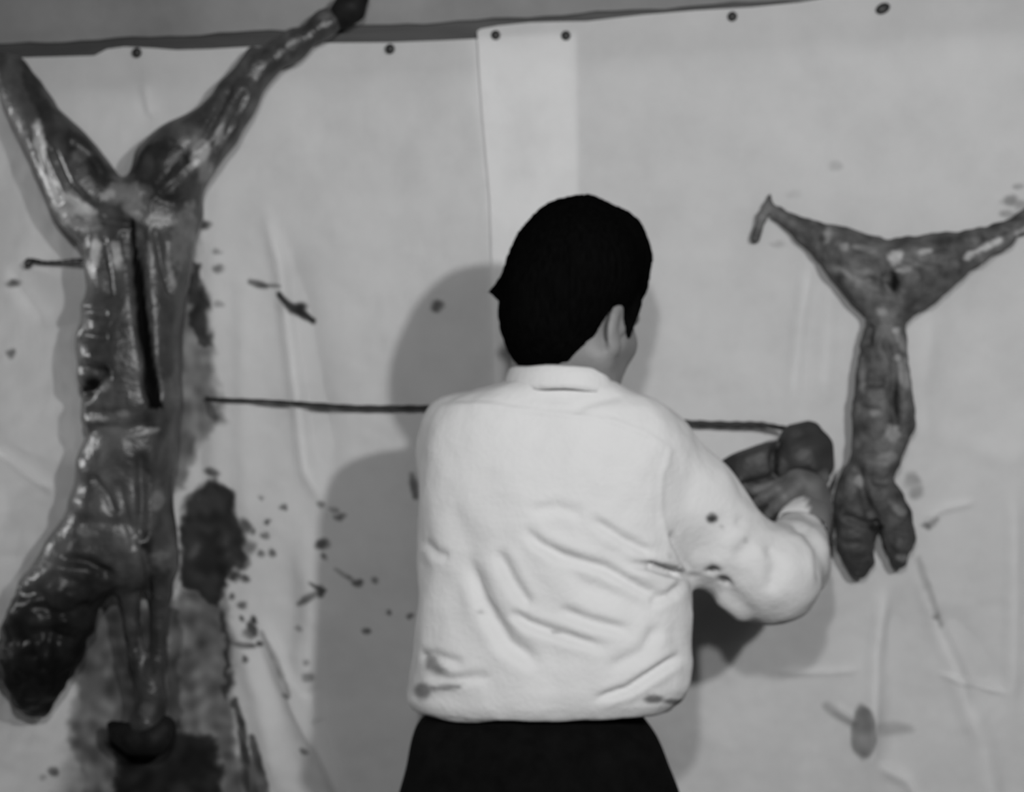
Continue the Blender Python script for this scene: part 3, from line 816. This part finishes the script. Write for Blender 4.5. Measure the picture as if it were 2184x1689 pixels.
def make_shirt():
    lo = W(840, 1545, -.455); hi = W(1840, 770, -.455)
    G = Grid((lo[0], -.62, lo[2]), (W(1830, 900, -.2)[0], -.14, hi[2]), .0045)
    d = G.rows(TORSO, 2.7)
    d = smin(d, G.chain(ARM, .03), .035)
    d = smin(d, G.chain(FORE, .02), .025)
    # left sleeve, folded in front of the chest
    d = smin(d, G.chain([(985, 930, -.43, 80), (985, 1130, -.36, 80), (1000, 1180, -.34, 74), (1090, 1130, -.27, 60), (1150, 1100, -.225, 44)], .03), .03)
    # open cuff of the right sleeve
    d = np.maximum(d, -G.cone(W(1710, 1130, -.22), W(1722, 1090, -.185), .024, .034))
    # deep fold under the armpit
    d = smax(d, -G.chain([(1330, 1203, -.61, 4), (1395, 1209, -.59, 9), (1445, 1226, -.565, 13), (1500, 1238, -.53, 12)], .004, 6.0), .004)
    # neck opening
    d = np.maximum(d, -G.cone(W(1190, 840, -.44), W(1200, 700, -.45), .052, .066))
    # hollow hem
    d = np.maximum(d, -(G.rows([(1480, 900, 1435, -.455, .115), (1560, 900, 1420, -.455, .115)], 2.3)))
    V, F = G.mesh(d)
    V = relax(V, F, 2)
    N = normals(V, F)
    x, y = PX(V)
    front = smooth(-.05, .35, -N[:, 1])
    h = np.zeros(len(V))
    def crease(pts, w, dep, fade=.2, side=.22):
        nonlocal h
        dd, t = seg_dist(x, y, pts)
        f = smooth(0, fade, t) * smooth(0, fade, 1 - t)
        h = h + .8 * f * dep * (-np.exp(-(dd / w) ** 2) + side * np.exp(-((dd - 2.0 * w) / (1.1 * w)) ** 2))
    crease([(1110, 1120), (1150, 1160), (1200, 1185), (1290, 1212), (1380, 1260), (1430, 1275)], 11, .011)
    crease([(1250, 1100), (1330, 1150), (1400, 1185)], 10, .008)
    crease([(995, 1180), (1035, 1285), (1085, 1370), (1160, 1425)], 17, .014)
    crease([(1055, 1165), (1095, 1240), (1135, 1300)], 12, .009)
    crease([(1080, 1300), (1130, 1330), (1185, 1350), (1310, 1388)], 10, .011)
    crease([(1185, 1298), (1260, 1325), (1350, 1348)], 11, .009)
    crease([(1380, 1290), (1430, 1268), (1460, 1240)], 9, .008)
    crease([(1320, 1203), (1390, 1208), (1450, 1226), (1500, 1236)], 9, .008, .3, .25)
    crease([(1430, 1130), (1452, 1180), (1472, 1222)], 7, .010)
    crease([(1260, 1495), (1340, 1470), (1400, 1430), (1460, 1392)], 9, .014)
    crease([(1290, 1430), (1370, 1390), (1410, 1330)], 14, .007)
    crease([(1120, 1090), (1190, 1082), (1250, 1105)], 12, .004)
    crease([(1160, 1160), (1250, 1250), (1420, 1300)], 20, .005)
    crease([(960, 1060), (1000, 1180), (960, 1300)], 26, .006)
    crease([(900, 1150), (930, 1180), (960, 1190)], 10, .006)
    crease([(890, 1395), (930, 1400), (1000, 1420)], 10, .006)
    crease([(905, 1440), (960, 1450), (1060, 1440)], 10, .006)
    # yoke seam and sleeve seam
    crease([(950, 858), (1040, 866), (1130, 876), (1200, 884), (1300, 896), (1370, 922), (1432, 960)], 5, -.0022, .06, .4)
    crease([(1432, 950), (1412, 1010), (1410, 1080), (1428, 1180)], 6, -.0016, .06, .3)
    crease([(1210, 875), (1290, 850), (1330, 842)], 10, .004)
    # sleeve
    crease([(1505, 1222), (1520, 1212), (1535, 1222)], 8, .006)
    crease([(1528, 1240), (1545, 1236), (1560, 1252)], 7, .006)
    crease([(1520, 1260), (1570, 1300), (1600, 1345)], 12, -.010)
    crease([(1480, 1270), (1540, 1320), (1590, 1350)], 12, .008)
    crease([(1680, 1118), (1720, 1130), (1745, 1170), (1752, 1260)], 9, .012)
    crease([(1640, 1160), (1660, 1200), (1640, 1270)], 16, .008)
    crease([(1560, 1110), (1620, 1120), (1680, 1110)], 14, .006)
    crease([(1700, 1090), (1760, 1120), (1782, 1180)], 8, .008)
    crease([(1560, 1200), (1610, 1150), (1700, 1160)], 18, .006)
    h += .0030 * vnoise(V[:, 0], V[:, 1], V[:, 2], .055, 61) + .0012 * vnoise(V[:, 0], V[:, 1], V[:, 2], .02, 62)
    side = 1 - front
    V = V + N * (h * front)[:, None] + N * (side * .006 * vnoise(V[:, 0], V[:, 1], V[:, 2], .045, 63))[:, None]
    tone = np.full(len(V), .51)
    def stain(pts, soft, v):
        nonlocal tone
        n1 = 6 * vnoise(x, y, 0, 16, 64); n2 = 6 * vnoise(x, y, 0, 16, 65)
        m = in_poly(x + n1, y + n2, pts, soft) * (N[:, 1] < .2)
        tone = tone * (1 - m) + v * m
    def dot(cx, cy, rx, ry, v):
        nonlocal tone
        m = (1 - smooth(.6, 1.25, np.hypot((x - cx) / rx, (y - cy) / ry))) * (N[:, 1] < .2)
        tone = tone * (1 - m) + v * m
    stain([(900, 1392), (928, 1400), (958, 1428), (940, 1438), (905, 1430)], 7, .17)
    stain([(882, 1455), (918, 1458), (990, 1460), (985, 1468), (925, 1474), (912, 1492), (884, 1490)], 7, .16)
    dot(900, 1450, 50, 50, .45); stain([(900, 1396), (925, 1400), (952, 1428), (938, 1436), (908, 1426)], 6, .17); dot(900, 1473, 20, 18, .15); stain([(905, 1462), (985, 1462), (980, 1469), (915, 1474)], 4, .17)
    dot(1395, 1492, 24, 10, .12); dot(1440, 1497, 26, 7, .12)
    dot(1518, 1105, 14, 11, .04); dot(1520, 1214, 17, 7, .05); dot(1544, 1238, 15, 7, .10); dot(1540, 1124, 6, 5, .35); dot(1428, 1186, 7, 5, .4); dot(1185, 1349, 10, 5, .32); dot(1025, 1304, 8, 5, .35); dot(1592, 1152, 8, 6, .4)
    stain([(1720, 1072), (1760, 1085), (1790, 1115), (1770, 1130), (1740, 1108)], 6, .10)
    stain([(1678, 1112), (1720, 1120), (1745, 1150), (1735, 1158), (1700, 1132)], 7, .35)
    stain([(1640, 1080), (1780, 1090), (1800, 1320), (1700, 1320), (1730, 1180)], 24, .45)
    o = mesh_obj('shirt', V, F, M['shirt'], person, PO, tone)
    tag(o, 'loose white long-sleeved shirt with dark stains at the left hem')
    # collar: a turned-down band around the neck
    nv = 72
    Vc, Fc = [], []
    for i in range(nv):
        a = 2 * math.pi * i / nv
        ca, sa = math.cos(a), math.sin(a)
        cx = W(1190 + (122 if ca > 0 else 112) * ca + 8, 0, -.455)[0]
        yc = -.452 + .072 * sa
        back = max(0, -sa)
        ztop = W(0, 788 + 22 * (ca > 0) * ca ** 2 + 26 * (ca > .7) * (ca - .7) / .3 - 4 * back, -.455)[2] - .018 * max(0, sa)
        cxl = W(1192, 0, -.455)[0]
        for (k, dz, rs) in ((0, -.018, .90), (1, -.002, .92), (2, .0025, .955), (3, .0, 1.0), (4, -.010, 1.05), (5, -.022, 1.09), (6, -.031, 1.115), (7, -.031, 1.07), (8, -.018, 1.03)):
            Vc.append((cxl + (cx - cxl) * rs, -.466 + .086 * sa * rs, ztop + dz + .0008 * math.sin(7 * a + k)))
    m = 9
    for i in range(nv):
        j = (i + 1) % nv
        for k in range(m - 1):
            Fc.append((i * m + k, j * m + k, j * m + k + 1, i * m + k + 1))
        Fc.append((i * m + m - 1, j * m + m - 1, j * m, i * m))
    mesh_obj('collar', Vc, Fc, M['shirt'], o, PO, np.full(len(Vc), .51))
    # cuff of the right sleeve
    P0, P1 = W(1710, 1132, -.228), W(1721, 1098, -.198)
    t = (P1 - P0) / np.linalg.norm(P1 - P0)
    u = np.cross(t, [0, 1, 0]); u /= np.linalg.norm(u); w = np.cross(t, u)
    Vk, Fk = [], []
    prof = [(0, .040), (.1, .0425), (.5, .042), (.95, .0405), (1.0, .039), (.95, .0365), (.2, .037)]
    for i in range(40):
        a = 2 * math.pi * i / 40
        for (s, r) in prof:
            r2 = r * (1 + .04 * math.sin(3 * a + 1) + .02 * math.sin(7 * a))
            Vk.append(P0 + (P1 - P0) * s + r2 * (math.cos(a) * u + math.sin(a) * w))
    q = len(prof)
    for i in range(40):
        j = (i + 1) % 40
        for k in range(q):
            Fk.append((i * q + k, j * q + k, j * q + (k + 1) % q, i * q + (k + 1) % q))
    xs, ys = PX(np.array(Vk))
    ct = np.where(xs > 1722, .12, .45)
    mesh_obj('cuff', Vk, Fk, M['shirt'], o, PO, ct)
make_shirt()

def make_trousers():
    G = Grid((W(820, 0, -.455)[0], -.66, .045), (W(1500, 0, -.455)[0], -.26, W(0, 1470, -.455)[2]), .007)
    d = G.rows([(1475, 905, 1385, -.455, .112), (1510, 896, 1384, -.455, .115), (1540, 880, 1390, -.46, .122), (1600, 866, 1412, -.465, .132), (1689, 850, 1440, -.468, .138), (1760, 844, 1448, -.466, .132), (1860, 852, 1440, -.464, .114), (1960, 874, 1418, -.46, .092)], 2.4, .07)
    lg = []
    for s, x0 in ((-1, 995), (1, 1300)):
        pts = [(x0, 1760, -.462, 145), (x0 - 4 * s, 2050, -.455, 120), (x0 + 6 * s, 2420, -.45, 98), (x0 + 10 * s, 2860, -.44, 80), (x0 + 10 * s, 2885, -.44, 80)]
        lg.append(G.chain(pts, .03))
    legs = np.minimum(lg[0], lg[1])
    d = smin(d, legs, .03)
    V, F = G.mesh(d)
    V = relax(V, F, 2)
    N = normals(V, F)
    V = V + N * (.005 * vnoise(V[:, 0], V[:, 1], V[:, 2] * .5, .06, 71))[:, None]
    V[:, 2] = np.maximum(V[:, 2], .05)
    tag(mesh_obj('trousers', V, F, M['trousers'], person, PO), 'plain black trousers')
    for s, x0 in ((-1, 995), (1, 1300)):
        cx = W(x0 + 10 * s, 0, -.44)[0]
        G = Grid((cx - .07, -.56, -.004), (cx + .07, -.20, .13), .005)
        d = G.cone((cx, -.50, .05), (cx + .01 * s, -.28, .035), .043, .042)
        d = smin(d, G.cone((cx, -.47, .05), (cx, -.45, .12), .042, .04), .03)
        d = np.maximum(d, -(G.Z - .004) + 0 * G.X + 0 * G.Y)
        v, f = G.mesh(d)
        mesh_obj('shoe', relax(v, f, 1), f, M['shoe'], person, PO)
make_trousers()

def hand_sdf(G, wrist, palm, fingers, thumb):
    s = FPX
    d = G.cone(W(*wrist[:3]), W(*palm[0][:3]), .026, .030, .75)
    for a, b in zip(palm[:-1], palm[1:]):
        d = smin(d, G.cone(W(*a[:3]), W(*b[:3]), a[3], b[3], .7), .012)
    for f in fingers + [thumb]:
        e = G.chain(f, .004)
        d = smin(d, e, .006)
    return d

def make_body():
    parts = []
    # ---- head and neck
    G = Grid(HC + np.array([-.20, -.19, -.24]), HC + np.array([.22, .20, .17]), .0032)
    d = G.ell(H(0, -.012, .030), np.array([.076, .094, .088]) * HS, AX)
    d = smin(d, G.ell(H(0, .040, -.038), np.array([.063, .060, .085]) * HS, AX), .03)
    for s in (-1, 1):
        d = smin(d, G.cone(H(.054 * s, .004, -.058), H(.022 * s, .072, -.104), .026 * HS, .020 * HS), .02)
        d = smin(d, G.cone(H(.046 * s, .062, -.022), H(.056 * s, .030, -.026), .018 * HS, .018 * HS), .02)      # cheekbone
        d = smin(d, G.cone(H(.012 * s, .094, .022), H(.042 * s, .080, .022), .009 * HS, .008 * HS), .012)       # brow
        d = smax(d, -G.ell(H(.031 * s, .102, .004), np.array([.012, .012, .009]) * HS, AX), .010)               # eye socket
    d = smin(d, G.cone(H(0, .096, .010), H(0, .120, -.030), .008 * HS, .012 * HS), .010)                          # nose
    for s in (-1, 1):
        d = smin(d, G.ell(H(.012 * s, .108, -.036), np.array([.008, .010, .007]) * HS, AX), .006)
    d = smin(d, G.cone(H(-.018, .096, -.062), H(.018, .096, -.062), .006 * HS, .006 * HS), .006)                  # lips
    d = smin(d, G.cone(H(-.016, .094, -.074), H(.016, .094, -.074), .007 * HS, .007 * HS), .006)
    d = smin(d, G.ell(H(0, .086, -.104), np.array([.022, .018, .016]) * HS, AX), .02)                             # chin
    d = smin(d, G.cone(H(0, -.030, -.030), W(1190, 830, -.45), .056, .064), .035)                                 # neck
    for s in (-1, 1):                                                                                             # ears
        e = G.ell(H(.080 * s, -.006, -.014), np.array([.007, .015, .031]) * HS, AX)
        e = smin(e, G.ell(H(.080 * s, .002, -.044), np.array([.007, .009, .012]) * HS, AX), .008)
        e = smax(e, -G.ell(H(.090 * s, .000, -.010), np.array([.008, .009, .019]) * HS, AX), .004)
        e = smin(e, G.ell(H(.079 * s, .012, -.016), np.array([.004, .005, .007]) * HS, AX), .006)
        d = smin(d, e, .005)
    parts.append(G.mesh(d))
    # ---- right hand gripping the organ from below
    G = Grid(W(1540, 1130, -.28), W(1800, 960, -.09), .0024)
    d = hand_sdf(G, (1718, 1118, -.212), [(1732, 1076, -.195, .028), (1724, 1048, -.200, .029), (1702, 1034, -.205, .026)],
                 [[(1702, 1040, -.216, 15), (1672, 1062, -.226, 13.5), (1652, 1082, -.222, 12.5), (1638, 1096, -.212, 11)],
                  [(1692, 1030, -.214, 15), (1660, 1044, -.228, 14), (1630, 1062, -.224, 13), (1611, 1074, -.212, 11)],
                  [(1690, 1022, -.195, 14), (1645, 1040, -.205, 13), (1608, 1046, -.196, 12), (1588, 1040, -.186, 11)],
                  [(1692, 1020, -.180, 12), (1650, 1038, -.182, 11), (1620, 1044, -.172, 10), (1602, 1036, -.160, 9)]],
                 [(1736, 1048, -.178, 17), (1754, 1018, -.160, 15), (1752, 992, -.135, 13), (1738, 975, -.115, 11)])
    parts.append(G.mesh(d))
    # ---- left hand in front of the chest
    G = Grid(W(1090, 1140, -.27), W(1330, 980, -.07), .003)
    d = hand_sdf(G, (1150, 1098, -.225), [(1172, 1080, -.205, .030), (1196, 1066, -.190, .030), (1210, 1060, -.180, .026)],
                 [[(1212, 1040, -.178, 14), (1240, 1028, -.160, 13), (1262, 1024, -.140, 12), (1272, 1024, -.125, 10)],
                  [(1218, 1054, -.176, 14), (1248, 1046, -.158, 13), (1272, 1042, -.138, 12), (1282, 1042, -.122, 10)],
                  [(1218, 1070, -.178, 14), (1246, 1064, -.160, 13), (1268, 1062, -.142, 12), (1277, 1062, -.128, 10)],
                  [(1212, 1084, -.184, 12), (1236, 1082, -.170, 11), (1252, 1082, -.156, 10), (1260, 1082, -.146, 9)]],
                 [(1178, 1058, -.205, 15), (1196, 1030, -.200, 14), (1218, 1014, -.185, 13), (1234, 1008, -.170, 11)])
    parts.append(G.mesh(d))
    # ---- trunk, arms and legs inside the clothes
    G = Grid((W(880, 0, -.455)[0], -.60, .05), (W(1800, 0, -.3)[0], -.15, W(0, 800, -.455)[2]), .011)
    d = G.rows([(826, 1090, 1300, -.45, .06), (880, 1000, 1380, -.45, .085), (1000, 950, 1410, -.45, .100), (1200, 940, 1410, -.45, .104), (1400, 935, 1395, -.45, .10), (1500, 930, 1360, -.455, .098), (1650, 905, 1380, -.46, .11), (1760, 890, 1400, -.46, .11)], 2.3)
    d = smin(d, G.cone(W(1190, 850, -.45), W(1192, 800, -.45), .055, .055), .03)
    d = smin(d, G.chain([(1400, 985, -.44, 60), (1545, 1155, -.425, 60), (1650, 1225, -.38, 56), (1694, 1172, -.28, 46), (1716, 1118, -.214, 30)], .03), .03)
    d = smin(d, G.chain([(985, 940, -.43, 55), (985, 1150, -.35, 55), (1090, 1130, -.27, 42), (1150, 1098, -.225, 32)], .03), .03)
    for x0, s in ((995, -1), (1300, 1)):
        d = smin(d, G.chain([(x0, 1740, -.46, 112), (x0, 2050, -.455, 88), (x0 + 6 * s, 2420, -.45, 70), (x0 + 10 * s, 2860, -.44, 50)], .03), .02)
    parts.append(G.mesh(d))
    V = np.concatenate([relax(p[0], p[1], 1) for p in parts])
    off = np.cumsum([0] + [len(p[0]) for p in parts[:-1]])
    F = np.concatenate([p[1] + o for p, o in zip(parts, off)])
    x, y = PX(V)
    tone = np.full(len(V), .165)
    hand = (V[:, 1] > -.30) & (x > 1500)
    tone = np.where(hand, .085 * (1 + .4 * vnoise(x, y, 0, 22, 81)), tone)                                        # blood-smeared hand
    tag(mesh_obj('body', V, F, M['skin'], person, PO, tone), 'bare neck, cheek, ear and blood-smeared hand')
    for s in (-1, 1):
        G = Grid(H(.031 * s, .078, .004) - .018, H(.031 * s, .078, .004) + .018, .003)
        v, f = G.mesh(G.ell(H(.031 * s, .078, .004), np.array([.0125] * 3)))
        mesh_obj('eye', v, f, M['eye'], person, PO)
make_body()

def make_hair():
    G = Grid(HC + np.array([-.19, -.20, -.13]), HC + np.array([.19, .19, .22]), .0034)
    Y0 = HC[1]
    r = lambda p: p * (CAMD + Y0) / FPX
    def E(px, py, dy, rx, ry, rz):
        return G.ell(W(px, py, Y0 + dy), np.array([r(rx), ry, r(rz)]))
    d = E(1226, 580, .00, 146, .112, 148)
    d = smin(d, E(1180, 640, -.03, 112, .085, 110), .03)
    d = smin(d, E(1168, 706, -.03, 92, .070, 82), .03)
    d = smin(d, G.chain([(1150, 756, -.49, 34), (1195, 756, -.50, 32)], .02), .04)
    d = smin(d, G.chain([(1325, 506, Y0 + .01, 46), (1340, 545, Y0 + .02, 40), (1341, 605, Y0 + .02, 38)], .03), .025)
    d = smin(d, G.chain([(1200, 485, Y0, 48), (1250, 478, Y0, 46), (1310, 498, Y0 + .01, 40)], .03), .03)
    # tuft sticking out on the left
    d = smin(d, G.chain([(1120, 590, Y0, 44), (1088, 610, Y0, 20), (1064, 620, Y0, 10), (1040, 623, Y0, 3)], .01), .018)
    # cut the hair away from the face, the ear and the side of the neck
    f = lambda p: (G.X - np.float32(HC[0])) * np.float32(p[0]) + (G.Y - np.float32(HC[1])) * np.float32(p[1]) + (G.Z - np.float32(HC[2])) * np.float32(p[2])
    hf, hr, hu = f(HF) / HS, f(HR) / HS, f(HU) / HS
    face = smax(.078 - hf, hu - .040, .02)                       # negative inside the face region
    d = smax(d, -face, .008)
    low = smax(-.010 - hf, hu + .0, .01) 
    d = smax(d, -low, .008)
    ear = G.ell(H(.088, -.004, -.030), np.array([.030, .024, .042]) * HS, AX)
    d = smax(d, -ear, .005)
    ear = G.ell(H(-.088, -.004, -.030), np.array([.030, .024, .042]) * HS, AX)
    d = smax(d, -ear, .005)
    nk = G.cone(W(1268, 768, -.60), W(1330, 730, -.56), .022, .03)
    d = smax(d, -nk, .01)
    # sideburn in front of the ear
    for s in (-1, 1):
        sb = G.cone(H(.073 * s, .030, .030), H(.074 * s, .032, -.018), .014, .006)
        d = smin(d, sb, .008)
    V, F = G.mesh(d)
    V = relax(V, F, 2)
    N = normals(V, F)
    x, y = PX(V)
    an = np.arctan2(y - 560, x - 1230)
    V = V + N * (.0012 * vnoise(an * 3, np.hypot(x - 1230, y - 560) / 260, V[:, 1] * 3, .12, 91) + .0007 * vnoise(V[:, 0], V[:, 1], V[:, 2] * .4, .012, 92))[:, None]
    o = mesh_obj('hair', V, F, M['hair'], person, PO)
    tag(o, 'thick short black hair with a tuft sticking out on the left')
make_hair()
